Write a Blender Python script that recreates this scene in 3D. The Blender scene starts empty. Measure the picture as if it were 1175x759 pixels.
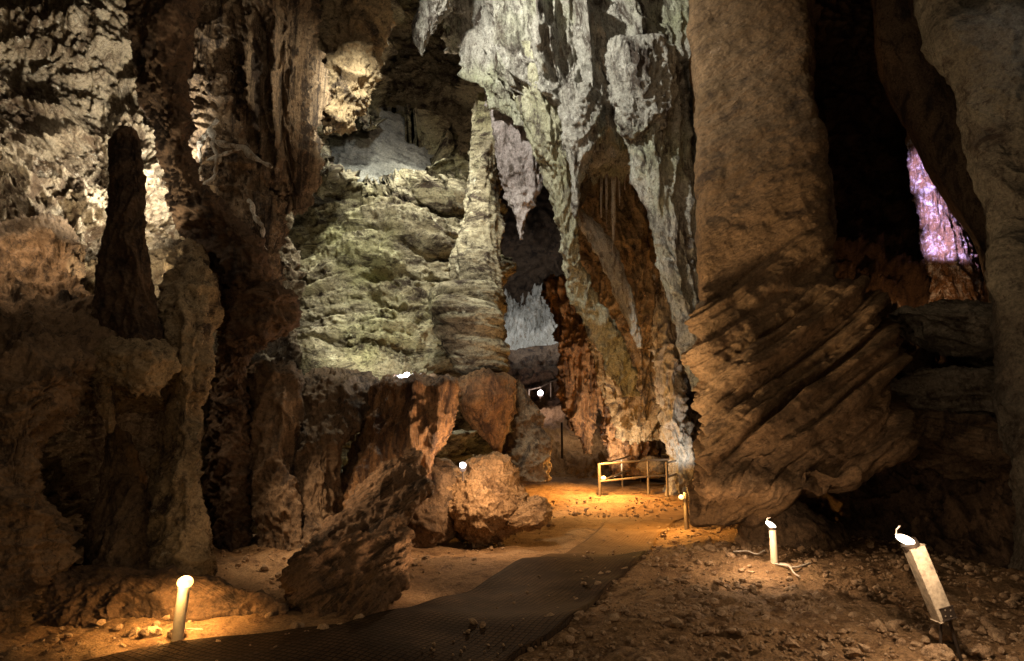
import bpy, math, random
import numpy as np

# ------------------------------------------------------------------ camera frame
F, CU, CV, PITCH, EYE = 766.0, 587.5, 379.5, math.radians(9.0), 1.2
cp, sp = math.cos(PITCH), math.sin(PITCH)
scene = bpy.context.scene
col = scene.collection
random.seed(4)
np.random.seed(4)

def P(u, v, d):
    """point of the cave seen in direction (u, v) standing d metres down the cave"""
    a = (np.asarray(u, float) - CU) / F
    b = (CV - np.asarray(v, float)) / F
    dx, dy, dz = a, cp - b * sp, sp + b * cp
    k = np.asarray(d, float) / dy
    return np.stack(np.broadcast_arrays(dx * k, dy * k, EYE + dz * k), -1)

# ------------------------------------------------------------------ noise
_rng = np.random.RandomState(11)
_perm = _rng.permutation(256).astype(np.int32)
_perm = np.concatenate([_perm, _perm, _perm])
_g = _rng.normal(size=(256, 3)).astype(np.float32)
_g /= np.linalg.norm(_g, axis=1, keepdims=True)
_jit = _rng.rand(256, 3).astype(np.float32)

def _h(i, j, k):
    return _perm[_perm[_perm[i & 255] + (j & 255)] + (k & 255)]

def pn(p):
    i = np.floor(p).astype(np.int32)
    f = (p - i).astype(np.float32)
    w = f * f * f * (f * (f * 6 - 15) + 10)
    out = 0
    for dx in (0, 1):
        wx = w[:, 0] if dx else 1 - w[:, 0]
        for dy in (0, 1):
            wy = w[:, 1] if dy else 1 - w[:, 1]
            for dz in (0, 1):
                wz = w[:, 2] if dz else 1 - w[:, 2]
                g = _g[_h(i[:, 0] + dx, i[:, 1] + dy, i[:, 2] + dz)]
                out = out + wx * wy * wz * (g[:, 0] * (f[:, 0] - dx) + g[:, 1] * (f[:, 1] - dy) + g[:, 2] * (f[:, 2] - dz))
    return out * 1.6

def worley(p):
    i = np.floor(p).astype(np.int32)
    best = np.full(len(p), 9.0, np.float32)
    f = p - i
    for dx in (-1, 0, 1):
        for dy in (-1, 0, 1):
            for dz in (-1, 0, 1):
                j = _jit[_h(i[:, 0] + dx, i[:, 1] + dy, i[:, 2] + dz)]
                dd = ((j[:, 0] + dx - f[:, 0]) ** 2 + (j[:, 1] + dy - f[:, 1]) ** 2 + (j[:, 2] + dz - f[:, 2]) ** 2)
                best = np.minimum(best, dd)
    return np.sqrt(best)

def rotm(rx, ry, rz):
    rx, ry, rz = map(math.radians, (rx, ry, rz))
    X = np.array([[1, 0, 0], [0, math.cos(rx), -math.sin(rx)], [0, math.sin(rx), math.cos(rx)]])
    Y = np.array([[math.cos(ry), 0, math.sin(ry)], [0, 1, 0], [-math.sin(ry), 0, math.cos(ry)]])
    Z = np.array([[math.cos(rz), -math.sin(rz), 0], [math.sin(rz), math.cos(rz), 0], [0, 0, 1]])
    return Z @ Y @ X

def layer(p, spec):
    kind, amp, fr, octv = spec[:4]
    if len(spec) > 4:
        p = p @ rotm(*spec[4])
    q = (p * np.array(fr)).astype(np.float32) + 37.3
    if kind == 'w':
        return amp * (worley(q) - .45)
    if kind == 'l':            # crisp rock beds: every bed stands out by its own amount, dark joints between
        zz = q[:, 2] + .30 * pn(np.stack([q[:, 0], q[:, 1], q[:, 2] * .3], -1).astype(np.float32))
        out, a = 0, 1.0
        for o in range(octv):
            k = np.floor(zz); t = zz - k
            def bed(kk):
                return pn(np.stack([q[:, 0] * (1 + o), q[:, 1] * (1 + o), kk * 3.37 + .5 + o * 9], -1).astype(np.float32))
            e = np.clip((t - .82) / .18, 0, 1); e = e * e * (3 - 2 * e)
            b0 = bed(k) * (1 - e) + bed(k + 1) * e + .28 * np.sqrt(np.maximum(np.sin(math.pi * np.clip(t / .95, 0, 1)), 0)) - .25
            out = out + a * b0
            a *= .45; zz = zz * 2.6 + 5.3
        return amp * out
    out, a, tot = 0, 1.0, 0
    for o in range(octv):
        n = pn(q)
        if kind == 'r':
            n = 1 - 2.2 * np.abs(n)
            n = np.where(n > 0, n * n, n * .3) - .35
        elif kind == 'b':
            n = 2.2 * np.abs(n) - .45
        elif kind == 't':      # terraces
            m = n * 4
            fl = np.floor(m)
            t = m - fl
            n = (fl + t ** 5) / 4
        out = out + a * n
        tot += a
        a *= .52
        q = q * 2.07 + 11.7
    return amp * out

def disp(p, specs):
    d = 0
    for s in specs:
        d = d + layer(p, s)
    return d

# warp makes neighbouring features less regular
def warp(p, amt=.35, fr=.6):
    q = (p * fr).astype(np.float32)
    return p + amt * np.stack([pn(q + 3.1), pn(q + 17.9), pn(q + 41.7)], -1)

# ------------------------------------------------------------------ mesh helpers
def link(o, parent=None):
    col.objects.link(o)
    if parent is not None:
        o.parent = parent
    return o

def tag(o, label=None, cat=None, group=None, kind=None):
    if label: o['label'] = label
    if cat: o['category'] = cat
    if group: o['group'] = group
    if kind: o['kind'] = kind
    return o

def mesh_np(name, V, Q, mat, parent=None, smooth=True, origin=None, tris=None):
    V = np.asarray(V, np.float64)
    if origin is None and parent is None:
        origin = np.array([V[:, 0].mean(), V[:, 1].mean(), V[:, 2].min()])
    if origin is None:
        origin = np.zeros(3)
    origin = np.asarray(origin, float)
    me = bpy.data.meshes.new(name)
    me.vertices.add(len(V))
    me.vertices.foreach_set('co', (V - origin).astype(np.float32).ravel())
    Q = np.asarray(Q, np.int32)
    nq = len(Q)
    k = Q.shape[1]
    me.loops.add(nq * k)
    me.loops.foreach_set('vertex_index', Q.ravel())
    me.polygons.add(nq)
    me.polygons.foreach_set('loop_start', np.arange(nq, dtype=np.int32) * k)
    me.update(calc_edges=True)
    me.validate()
    me.polygons.foreach_set('use_smooth', np.full(len(me.polygons), smooth))
    me.materials.append(mat)
    o = bpy.data.objects.new(name, me)
    if parent is None:
        o.location = origin
    link(o, parent)
    return o

def empty(name, loc):
    o = bpy.data.objects.new(name, None)
    o.location = [float(x) for x in loc]
    o.empty_display_size = .2
    return link(o)

def grid_normals(G, wrap):
    """G (rows, cols, 3)"""
    dv = np.gradient(G, axis=0)
    if wrap:
        du = (np.roll(G, -1, 1) - np.roll(G, 1, 1)) * .5
    else:
        du = np.gradient(G, axis=1)
    n = np.cross(du, dv)
    l = np.linalg.norm(n, axis=2, keepdims=True)
    return n / np.maximum(l, 1e-9)

def sstep(a, b, x):
    t = np.clip((x - a) / (b - a), 0, 1)
    return t * t * (3 - 2 * t)

def pchip(x, y, xs):
    x = np.asarray(x, float); y = np.asarray(y, float)
    h = np.diff(x); m = np.diff(y) / h
    d = np.zeros_like(y)
    for k in range(1, len(x) - 1):
        if m[k - 1] * m[k] > 0:
            w1 = 2 * h[k] + h[k - 1]; w2 = h[k] + 2 * h[k - 1]
            d[k] = (w1 + w2) / (w1 / m[k - 1] + w2 / m[k])
    d[0], d[-1] = m[0], m[-1]
    i = np.clip(np.searchsorted(x, xs) - 1, 0, len(h) - 1)
    t = (xs - x[i]) / h[i]
    return ((1 + 2 * t) * (1 - t) ** 2 * y[i] + t * (1 - t) ** 2 * h[i] * d[i] + t * t * (3 - 2 * t) * y[i + 1] + t * t * (t - 1) * h[i] * d[i + 1])

def loft(name, rows, mat, specs, t=None, tr=0, br=0, ex=2.2, res=1.3, parent=None, wr=.3, seed=0, yaw=0, specs2=None, vb=(0, 1)):
    """rock body of real thickness. rows: (v, left, right, depth[, half thickness])"""
    rows = sorted(rows, key=lambda r: r[0])
    v = np.array([r[0] for r in rows], float)
    L = [r[1] for r in rows]; R = [r[2] for r in rows]; D = [r[3] for r in rows]
    nr = int(max(24, (v[-1] - v[0]) / res))
    vs = np.linspace(v[0], v[-1], nr)
    Ls, Rs, Ds = pchip(v, L, vs), pchip(v, R, vs), pchip(v, D, vs)
    C = P((Ls + Rs) / 2, vs, Ds)
    A = (P(Rs, vs, Ds)[:, 0] - P(Ls, vs, Ds)[:, 0]) / 2
    if len(rows[0]) > 4:
        T = pchip(v, [r[4] for r in rows], vs)
    elif t is None:
        T = A * 1.0
    else:
        T = np.full(nr, float(t))
    prof = np.ones(nr)
    if tr:
        s = np.clip((vs - vs[0]) / tr, 0, 1); prof *= np.sqrt(np.maximum(1 - (1 - s) ** 2, 0))
    if br:
        s = np.clip((vs[-1] - vs) / br, 0, 1); prof *= np.sqrt(np.maximum(1 - (1 - s) ** 2, 0))
    wmax = max(Rs - Ls)
    nt = int(max(24, wmax * math.pi / res / 1.25))
    th = np.linspace(0, 2 * math.pi, 20001)
    c, s_ = np.cos(th), np.sin(th)
    cx = np.sign(c) * np.abs(c) ** (2 / ex); sy = np.sign(s_) * np.abs(s_) ** (2 / ex)
    arc = np.r_[0, np.cumsum(np.hypot(np.diff(cx) * A.mean(), np.diff(sy) * T.mean()))]     # even spacing round the body
    at_ = np.linspace(0, arc[-1], nt, endpoint=False)
    cx, sy = np.interp(at_, arc, cx), np.interp(at_, arc, sy)
    G = np.zeros((nr, nt, 3))
    ax = C[:, :2] / np.linalg.norm(C[:, :2], axis=1, keepdims=True)      # long axis of the body points down the cave from its middle
    G[:, :, 0] = C[:, 0:1] + (A * prof)[:, None] * cx[None] + (T * prof * ax[:, 0])[:, None] * sy[None]
    G[:, :, 1] = C[:, 1:2] + (T * prof * ax[:, 1])[:, None] * sy[None] + yaw * (A * prof)[:, None] * cx[None]
    G[:, :, 2] = C[:, 2:3]
    N = grid_normals(G, True)
    # outward
    cen = G.mean(axis=1, keepdims=True)
    if ((G - cen) * N).sum() < 0:
        N = -N
    p = warp(G.reshape(-1, 3) + seed * 7.13, wr)
    d = disp(p, specs).reshape(nr, nt)
    if specs2 is not None:      # a second character of the rock lower down
        k2 = sstep(vb[0], vb[1], vs[:, None] + 18 * cx[None])
        d = d * (1 - k2) + disp(p, specs2).reshape(nr, nt) * k2
    d *= np.clip(prof * 2.2, 0, 1)[:, None]
    lim = np.minimum(A, 1e9)[:, None] * .85
    d = np.clip(d, -lim, lim * 1.2)
    G = G + N * d[:, :, None]
    V = G.reshape(-1, 3)
    i = np.arange(nr - 1)[:, None] * nt
    j = np.arange(nt)[None]
    j2 = (j + 1) % nt
    Q = np.stack([i + j, i + j2, i + nt + j2, i + nt + j], -1).reshape(-1, 4)
    V = np.vstack([V, G[0].mean(0), G[-1].mean(0)])
    n0 = nr * nt
    # caps as degenerate quads through the centre vertex
    k = np.arange(0, nt - 1, 2)
    kk = (k + 2) % nt
    top = np.stack([np.full(len(k), n0), kk, (k + 1) % nt, k], -1)
    b = (nr - 1) * nt
    bot = np.stack([np.full(len(k), n0 + 1), b + k, b + (k + 1) % nt, b + kk], -1)
    return mesh_np(name, V, np.vstack([Q, top, bot]), mat, parent)

def tps(ctrl, uu, vv):
    pts = np.array([(c[0], c[1]) for c in ctrl], float) / 100.0
    val = np.array([c[2] for c in ctrl], float)
    def phi(r2):
        return np.where(r2 > 1e-12, r2 * np.log(np.maximum(r2, 1e-12)) * .5, 0)
    n = len(pts)
    D2 = ((pts[:, None] - pts[None]) ** 2).sum(-1)
    A = np.zeros((n + 3, n + 3))
    A[:n, :n] = phi(D2) + np.eye(n) * .02
    A[:n, n] = 1; A[:n, n + 1:] = pts
    A[n, :n] = 1; A[n + 1:, :n] = pts.T
    w = np.linalg.solve(A, np.concatenate([val, [0, 0, 0]]))
    q = np.stack([uu.ravel(), vv.ravel()], -1) / 100.0
    out = w[n] + q @ w[n + 1:]
    for k in range(n):
        out = out + w[k] * phi(((q - pts[k]) ** 2).sum(-1))
    return out.reshape(uu.shape)

def sheet(name, ctrl, u0, u1, v0, v1, mat, specs, res=1.5, extra=None, wr=.35, back=2.5, dmin=None, seed=0):
    nu, nv = int((u1 - u0) / res), int((v1 - v0) / res)
    uu, vv = np.meshgrid(np.linspace(u0, u1, nu), np.linspace(v0, v1, nv))
    D = tps(ctrl, uu, vv)
    if extra is not None:
        D = D + extra(uu, vv)
    if dmin: D = np.maximum(D, dmin)
    G = P(uu, vv, D)
    N = grid_normals(G, False)
    if N[:, :, 1].mean() > 0: N = -N
    d = disp(warp(G.reshape(-1, 3) + seed * 5.1, wr), specs).reshape(nv, nu)
    G = G + N * d[:, :, None]
    # rim bent back so the wall is a body of rock, not a sheet
    V = G.reshape(-1, 3)
    idx = np.arange(nv * nu).reshape(nv, nu)
    Q = np.stack([idx[:-1, :-1], idx[:-1, 1:], idx[1:, 1:], idx[1:, :-1]], -1).reshape(-1, 4)
    rim = np.concatenate([idx[0, :], idx[1:, -1], idx[-1, -2::-1], idx[-2:0:-1, 0]])
    Bk = V[rim] * (1 + back / 8) - np.array([0, 0, EYE]) * back / 8
    n = len(V); m = len(rim)
    r = np.arange(m); r2 = (r + 1) % m
    Q2 = np.stack([rim[r], n + r, n + r2, rim[r2]], -1)
    return mesh_np(name, np.vstack([V, Bk]), np.vstack([Q, Q2]), mat)

def blob(name, center, radii, mat, specs, rot=(0, 0, 0), n=90, facets=9, sharp=1.0, seed=0, parent=None):
    """angular boulder: intersection of random half spaces, worn round, then roughened"""
    rs = np.random.RandomState(seed + 5)
    nr, nt = n, n * 2
    ph = np.linspace(0.0001, math.pi - .0001, nr)[:, None]; th = np.linspace(0, 2 * math.pi, nt, endpoint=False)[None]
    dirs = np.stack([np.sin(ph) * np.cos(th), np.sin(ph) * np.sin(th), np.cos(ph) * np.ones_like(th)], -1).reshape(-1, 3)
    acc = np.full(len(dirs), 1.0)
    pw = 10 * sharp
    s = np.ones(len(dirs))
    for _ in range(facets):
        nrm = rs.normal(size=3); nrm /= np.linalg.norm(nrm)
        dd = rs.uniform(.62, .92)
        c = dirs @ nrm
        s = s + np.where(c > .05, (c / dd), 0) ** pw
    r = s ** (-1 / pw)
    V = dirs * r[:, None] * np.array(radii)
    V = V @ rotm(*rot).T + np.array(center)
    G = V.reshape(nr, nt, 3)
    N = grid_normals(G, True)
    if ((G - np.array(center)) * N).sum() < 0: N = -N
    d = disp(warp(V + seed * 3.3, .15), specs).reshape(nr, nt)
    d[0] = d[0].mean(); d[-1] = d[-1].mean()
    N[0] = N[1].mean(0); N[-1] = N[-2].mean(0)
    G = G + N * d[:, :, None]
    V = G.reshape(-1, 3)
    i = np.arange(nr - 1)[:, None] * nt; j = np.arange(nt)[None]; j2 = (j + 1) % nt
    Q = np.stack([i + j, i + j2, i + nt + j2, i + nt + j], -1).reshape(-1, 4)
    return mesh_np(name, V, Q, mat, parent)

def tube(name, pts, rad, mat, parent=None, seg=12, cap=True):
    pts = np.array(pts, float)
    rad = np.broadcast_to(np.asarray(rad, float), (len(pts),))
    V = []
    ref = np.array([0, 0, 1.0])
    for i, p in enumerate(pts):
        t = pts[min(i + 1, len(pts) - 1)] - pts[max(i - 1, 0)]
        t /= np.linalg.norm(t)
        rf = ref if abs(t @ ref) < .95 else np.array([0, 1.0, 0])
        a = np.cross(t, rf); a /= np.linalg.norm(a); b = np.cross(t, a)
        for k in range(seg):
            w = 2 * math.pi * k / seg
            V.append(p + rad[i] * (math.cos(w) * a + math.sin(w) * b))
    n = len(pts)
    Q = [(i * seg + k, i * seg + (k + 1) % seg, (i + 1) * seg + (k + 1) % seg, (i + 1) * seg + k) for i in range(n - 1) for k in range(seg)]
    if cap:
        V += [pts[0], pts[-1]]
        for k in range(0, seg, 2):
            Q.append((n * seg, (k + 2) % seg, k + 1, k))
            b = (n - 1) * seg
            Q.append((n * seg + 1, b + k, b + k + 1, b + (k + 2) % seg))
    o = mesh_np(name, V, Q, mat, parent, smooth=True)
    try:
        o.data.set_sharp_from_angle(angle=math.radians(40))
    except Exception:
        pass
    return o

# ------------------------------------------------------------------ materials
def nodes_of(name):
    m = bpy.data.materials.new(name)
    m.use_nodes = True
    nt = m.node_tree
    nt.nodes.clear()
    out = nt.nodes.new('ShaderNodeOutputMaterial')
    bs = nt.nodes.new('ShaderNodeBsdfPrincipled')
    nt.links.new(bs.outputs[0], out.inputs[0])
    return m, nt, bs

def N_(nt, typ, **kw):
    n = nt.nodes.new(typ)
    for k, v in kw.items():
        setattr(n, k, v)
    return n

def noise_node(nt, vec, scale, detail=8, rough=.6, dist=0.0, ridged=False):
    n = nt.nodes.new('ShaderNodeTexNoise')
    n.inputs['Scale'].default_value = scale
    n.inputs['Detail'].default_value = detail
    n.inputs['Roughness'].default_value = rough
    n.inputs['Distortion'].default_value = dist
    nt.links.new(vec, n.inputs['Vector'])
    return n.outputs['Fac']

def ramp(nt, fac, stops):
    r = nt.nodes.new('ShaderNodeValToRGB')
    el = r.color_ramp.elements
    while len(el) < len(stops): el.new(.5)
    for e, (p, c) in zip(el, stops):
        e.position = p
        e.color = (c[0], c[1], c[2], 1) if not isinstance(c, (int, float)) else (c, c, c, 1)
    nt.links.new(fac, r.inputs[0])
    return r.outputs[0]

def mix(nt, fac, a, b, mode='MIX'):
    m = nt.nodes.new('ShaderNodeMix')
    m.data_type = 'RGBA'; m.blend_type = mode
    for sock, val in ((m.inputs[0], fac), (m.inputs[6], a), (m.inputs[7], b)):
        if isinstance(val, bpy.types.NodeSocket): nt.links.new(val, sock)
        elif isinstance(val, (int, float)): sock.default_value = val
        else: sock.default_value = (*val, 1)
    return m.outputs[2]

def mapping(nt, vec, scale=(1, 1, 1), rot=(0, 0, 0), loc=(0, 0, 0)):
    m = nt.nodes.new('ShaderNodeMapping')
    m.inputs['Scale'].default_value = scale
    m.inputs['Rotation'].default_value = [math.radians(a) for a in rot]
    m.inputs['Location'].default_value = loc
    nt.links.new(vec, m.inputs['Vector'])
    return m.outputs[0]

def rock(name, a, b, dark=(.05, .035, .025), pale=(.5, .47, .4), pale_amt=.3, dark_amt=.4, streak=(1, 1, 1), rot=(0, 0, 0),
         green=0.0, scale=1.0, bump=.5, rough=.85, fine=1.0, spec=.25, swirl=1.0):
    m, nt, bs = nodes_of(name)
    geo = nt.nodes.new('ShaderNodeNewGeometry')
    pos = geo.outputs['Position']
    iso = mapping(nt, pos, (scale,) * 3, loc=(3.3, 1.7, 9.1))
    st = mapping(nt, mapping(nt, pos, rot=rot), tuple(scale * s for s in streak))
    n1 = noise_node(nt, st, 1.3, 10, .62, .6 * swirl)
    c = ramp(nt, n1, [(.32, a), (.68, b)])
    n2 = noise_node(nt, st, 2.6, 12, .74, .7 * swirl)
    k = 1 - dark_amt
    c = mix(nt, ramp(nt, n2, [(.30 + .22 * dark_amt, 1.0), (.42 + .22 * dark_amt, 0.0)]), c, dark)
    n3 = noise_node(nt, iso, 5.5, 12, .72, .4)
    c = mix(nt, ramp(nt, n3, [(.68 - .22 * pale_amt, 0.0), (.80 - .22 * pale_amt, 1.0)]), c, pale)
    n6 = noise_node(nt, st, 13, 8, .75, .3)
    c = mix(nt, ramp(nt, n6, [(.70 - .16 * pale_amt, 0.0), (.76 - .16 * pale_amt, .75)]), c, pale)
    c = mix(nt, ramp(nt, n6, [(.36 + .06 * dark_amt, .8), (.43 + .06 * dark_amt, 0.0)]), c, dark)
    n5 = noise_node(nt, iso, 30, 7, .75)
    c = mix(nt, .75 * fine, c, ramp(nt, n5, [(.32, .35), (.68, 1.6)]), 'MULTIPLY')
    if green:
        n4 = noise_node(nt, iso, .55, 5, .6)
        gm = ramp(nt, n4, [(.5, 0.0), (.66, green)])
        c = mix(nt, gm, c, (.62, .78, .30), 'MULTIPLY')
    nt.links.new(c, bs.inputs['Base Color'])
    bs.inputs['Roughness'].default_value = rough
    bs.inputs['Specular IOR Level'].default_value = spec
    # bump
    b1 = noise_node(nt, st, 7, 10, .68, .3)
    b2 = noise_node(nt, iso, 34, 6, .7)
    add = nt.nodes.new('ShaderNodeMath'); add.operation = 'MULTIPLY_ADD'
    nt.links.new(b2, add.inputs[0]); add.inputs[1].default_value = .3; nt.links.new(b1, add.inputs[2])
    bp = nt.nodes.new('ShaderNodeBump')
    bp.inputs['Strength'].default_value = bump
    bp.inputs['Distance'].default_value = .14 / scale
    nt.links.new(add.outputs[0], bp.inputs['Height'])
    nt.links.new(bp.outputs[0], bs.inputs['Normal'])
    return m

def plain(name, colr, rough=.6, metal=0, noise=.0, emit=None, es=0):
    m, nt, bs = nodes_of(name)
    if noise:
        geo = nt.nodes.new('ShaderNodeNewGeometry')
        n = noise_node(nt, geo.outputs['Position'], 30, 8, .7)
        c = ramp(nt, n, [(.3, tuple(x * (1 - noise) for x in colr)), (.65, colr)])
        nt.links.new(c, bs.inputs['Base Color'])
    else:
        bs.inputs['Base Color'].default_value = (*colr, 1)
    bs.inputs['Roughness'].default_value = rough
    bs.inputs['Metallic'].default_value = metal
    if emit:
        bs.inputs['Emission Color'].default_value = (*emit, 1)
        bs.inputs['Emission Strength'].default_value = es
    return m

M = {}
M['wall_left'] = rock('left_wall_limestone', (.21, .16, .10), (.36, .30, .21), dark=(.085, .055, .032), pale=(.58, .53, .42), pale_amt=.46, dark_amt=.5, scale=1.2, bump=.8, streak=(1.1, 1.1, .45))
M['wall_low'] = rock('brown_low_limestone', (.15, .098, .058), (.25, .172, .105), pale=(.40, .31, .21), pale_amt=.15, dark_amt=.4, scale=1.1, bump=.6, streak=(1, 1, .5))
M['wall_mid'] = rock('banded_cream_limestone', (.27, .23, .15), (.44, .40, .28), pale=(.62, .60, .46), pale_amt=.46, dark_amt=.5, streak=(.7, .7, 1.7), green=.38, scale=1.0, bump=.75)
M['drape'] = rock('streaked_drapery_stone', (.20, .13, .075), (.34, .25, .16), pale=(.60, .54, .44), pale_amt=.30, dark_amt=.55, streak=(2.4, 2.4, .22), scale=1.1, bump=.7)
M['tan'] = rock('tan_rock', (.24, .17, .095), (.36, .28, .17), pale=(.58, .54, .45), pale_amt=.28, dark_amt=.35, scale=1.2, bump=.6)
M['curtain'] = rock('grey_curtain_stone', (.30, .29, .25), (.46, .45, .40), pale=(.68, .68, .63), pale_amt=.48, dark_amt=.42, streak=(1.4, 1.4, .5), green=.45, scale=1.2, bump=.8, rough=.5, spec=.45)
M['green'] = rock('algae_green_stone', (.27, .27, .17), (.42, .41, .30), pale=(.62, .63, .50), pale_amt=.3, dark_amt=.3, streak=(2, 2, .35), scale=1.3, bump=.6, rough=.5, spec=.45)
M['mauve'] = rock('mauve_grey_stone', (.27, .23, .22), (.40, .36, .35), pale=(.6, .57, .56), pale_amt=.4, dark_amt=.35, streak=(1.5, 1.5, .5), scale=1.3, bump=.7, rough=.5, spec=.45)
M['orange'] = rock('orange_flowstone', (.28, .14, .06), (.42, .25, .12), dark=(.07, .035, .02), pale=(.60, .45, .30), pale_amt=.28, dark_amt=.5, streak=(1.8, 1.8, .35), scale=1.2, bump=.8, rough=.5, spec=.45)
M['orange_lit_boulder'] = rock('orange_lit_boulder_rock', (.29, .185, .10), (.42, .28, .15), dark=(.09, .05, .025), pale=(.55, .38, .22), pale_amt=.2, dark_amt=.3, scale=1.5, bump=.8)  # orange of the lamp light is put into this base colour
M['slab'] = rock('brown_slab_rock', (.19, .12, .06), (.29, .185, .10), dark=(.10, .065, .04), pale=(.44, .31, .2), pale_amt=.3, dark_amt=.25, streak=(.7, .7, 2.0), rot=(0, 34, 0), scale=.9, bump=.75, swirl=.4)
M['strata'] = rock('thin_bedded_rock', (.17, .105, .06), (.26, .165, .09), dark=(.05, .03, .02), pale=(.38, .26, .15), pale_amt=.2, dark_amt=.45, streak=(.35, .35, 4.5), rot=(0, 26, 0), scale=1.0, bump=.9, swirl=.1)
M['grey_right'] = rock('grey_brown_wall_rock', (.20, .165, .12), (.32, .28, .21), pale=(.44, .40, .33), pale_amt=.2, dark_amt=.25, scale=.9, bump=.6)
M['grey_top'] = rock('shaded_grey_wall_rock', (.12, .10, .075), (.20, .178, .135), pale=(.32, .29, .24), pale_amt=.2, dark_amt=.3, scale=.9, bump=.7)  # darker copy of the grey wall rock, shade put into the colour
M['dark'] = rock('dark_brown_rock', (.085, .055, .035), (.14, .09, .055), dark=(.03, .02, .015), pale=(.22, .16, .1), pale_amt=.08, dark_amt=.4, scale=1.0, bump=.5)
M['bluegrey'] = rock('smooth_blue_grey_rock', (.20, .205, .19), (.36, .36, .32), dark=(.09, .09, .085), pale=(.48, .47, .34), pale_amt=.12, dark_amt=.25, streak=(.8, .8, 2.2), rot=(0, -18, 0), scale=1.4, bump=.5)
M['white'] = rock('white_calcite', (.50, .47, .40), (.66, .63, .56), dark=(.2, .14, .08), pale=(.78, .77, .72), pale_amt=.45, dark_amt=.35, streak=(1.6, 1.6, .5), scale=2, bump=.7, rough=.5, spec=.45)
M['violet'] = rock('pale_flowstone_streaks', (.22, .12, .06), (.34, .2, .1), dark=(.08, .05, .03), pale=(.85, .83, .85), pale_amt=.78, dark_amt=.3, streak=(3.2, 3.2, .3), scale=1.1, bump=.7, rough=.5, spec=.45)
M['floor'] = rock('sandy_cave_floor', (.25, .15, .075), (.36, .235, .125), dark=(.13, .075, .04), pale=(.46, .33, .2), pale_amt=.25, dark_amt=.3, scale=2.2, bump=.9, spec=.15)
M['pebble'] = rock('pebble_rock', (.24, .155, .09), (.40, .29, .18), dark=(.11, .07, .04), pale=(.55, .45, .33), pale_amt=.3, dark_amt=.3, scale=6, bump=.5)
M['fragment'] = rock('splintered_slab_rock', (.17, .10, .055), (.29, .18, .10), dark=(.055, .035, .02), pale=(.52, .36, .24), pale_amt=.26, dark_amt=.42, streak=(.6, .6, 2.6), rot=(0, 38, 0), scale=1.6, bump=.9)
M['metal'] = plain('weathered_rail_steel', (.30, .25, .19), .45, .5, .35)
M['post'] = plain('pale_lamp_post_paint', (.62, .52, .38), .6, 0, .25)
M['timber'] = plain('grey_weathered_post', (.46, .39, .29), .8, 0, .7)
M['cable'] = plain('pale_cable_sheath', (.5, .45, .38), .6, 0, .3)
M['iron'] = plain('dark_iron_stake', (.06, .045, .035), .6, .6, .3)
M['bulb_warm'] = plain('warm_lamp_glass', (1, .9, .7), .4, 0, 0, (1, .60, .18), 2.2)
M['bulb_white'] = plain('white_lamp_glass', (1, .95, .9), .4, 0, 0, (1, .84, .62), 4)
M['bulb_cool'] = plain('cool_lamp_glass', (1, .97, 1), .4, 0, 0, (.95, .92, 1), 30)

# walkway matting
m, nt, bs = nodes_of('rubber_grid_matting')
geo = nt.nodes.new('ShaderNodeNewGeometry')
vor = nt.nodes.new('ShaderNodeTexVoronoi'); vor.feature = 'DISTANCE_TO_EDGE'
vor.inputs['Scale'].default_value = 26; vor.inputs['Randomness'].default_value = .12
nt.links.new(mapping(nt, geo.outputs['Position'], (1, 1, .01), rot=(0, 0, 24)), vor.inputs['Vector'])
hole = ramp(nt, vor.outputs['Distance'], [(.05, 1.0), (.14, 0.0)])
nz = noise_node(nt, geo.outputs['Position'], 3, 8, .7)
nz2 = noise_node(nt, geo.outputs['Position'], 40, 6, .7)
dust = ramp(nt, nz, [(.42, (.035, .022, .013)), (.7, (.10, .06, .032))])
rub = ramp(nt, nz2, [(.3, (.014, .010, .007)), (.7, (.035, .024, .016))])
y_sep = nt.nodes.new('ShaderNodeSeparateXYZ'); nt.links.new(geo.outputs['Position'], y_sep.inputs[0])
c = mix(nt, hole, dust, rub)
sand = ramp(nt, noise_node(nt, geo.outputs['Position'], 5, 9, .7), [(.35, (.20, .12, .06)), (.7, (.33, .21, .11))])
mr = nt.nodes.new('ShaderNodeMapRange'); mr.inputs[1].default_value = 6.8; mr.inputs[2].default_value = 9.6
nt.links.new(y_sep.outputs[1], mr.inputs[0])
c = mix(nt, mr.outputs[0], c, sand)      # sand colour takes over towards the far end of the matting
nt.links.new(c, bs.inputs['Base Color']); bs.inputs['Roughness'].default_value = .8
bs.inputs['Specular IOR Level'].default_value = .05
bp = nt.nodes.new('ShaderNodeBump'); bp.inputs['Strength'].default_value = .9; bp.inputs['Distance'].default_value = .012
nt.links.new(hole, bp.inputs['Height']); nt.links.new(bp.outputs[0], bs.inputs['Normal'])
M['mat'] = m

# ------------------------------------------------------------------ ground

def path_x(y):
    return -.95 + 3.2 * sstep(2.5, 13, y) + .12 * (y - 3) * 0

def gbase(x, y):
    x = np.asarray(x, float); y = np.asarray(y, float)
    z = -.12 * sstep(6, 9, y) + .27 * sstep(10.5, 16, y)
    off = x - (-.95 + .34 * (y - 3.5))
    z = z + .10 * sstep(.75, 1.6, off) * sstep(2, 4, y) * (1 - sstep(9, 13, y))
    z = z + .10 * sstep(1.0, 2.2, -off) * sstep(5, 7, y) * (1 - sstep(10, 13, y))
    z = z - .30 * sstep(3.0, 5.5, x - y * .1) * (1 - sstep(8, 14, y))
    return z

def gz(x, y):
    x = np.asarray(x, float); y = np.asarray(y, float)
    sh = x.shape
    p = np.stack([x.ravel(), y.ravel(), np.zeros(x.size)], -1)
    n = .10 * pn((p * .55).astype(np.float32)) + .035 * pn((p * 1.7).astype(np.float32) + 5)
    return gbase(x, y) + n.reshape(sh)

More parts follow.
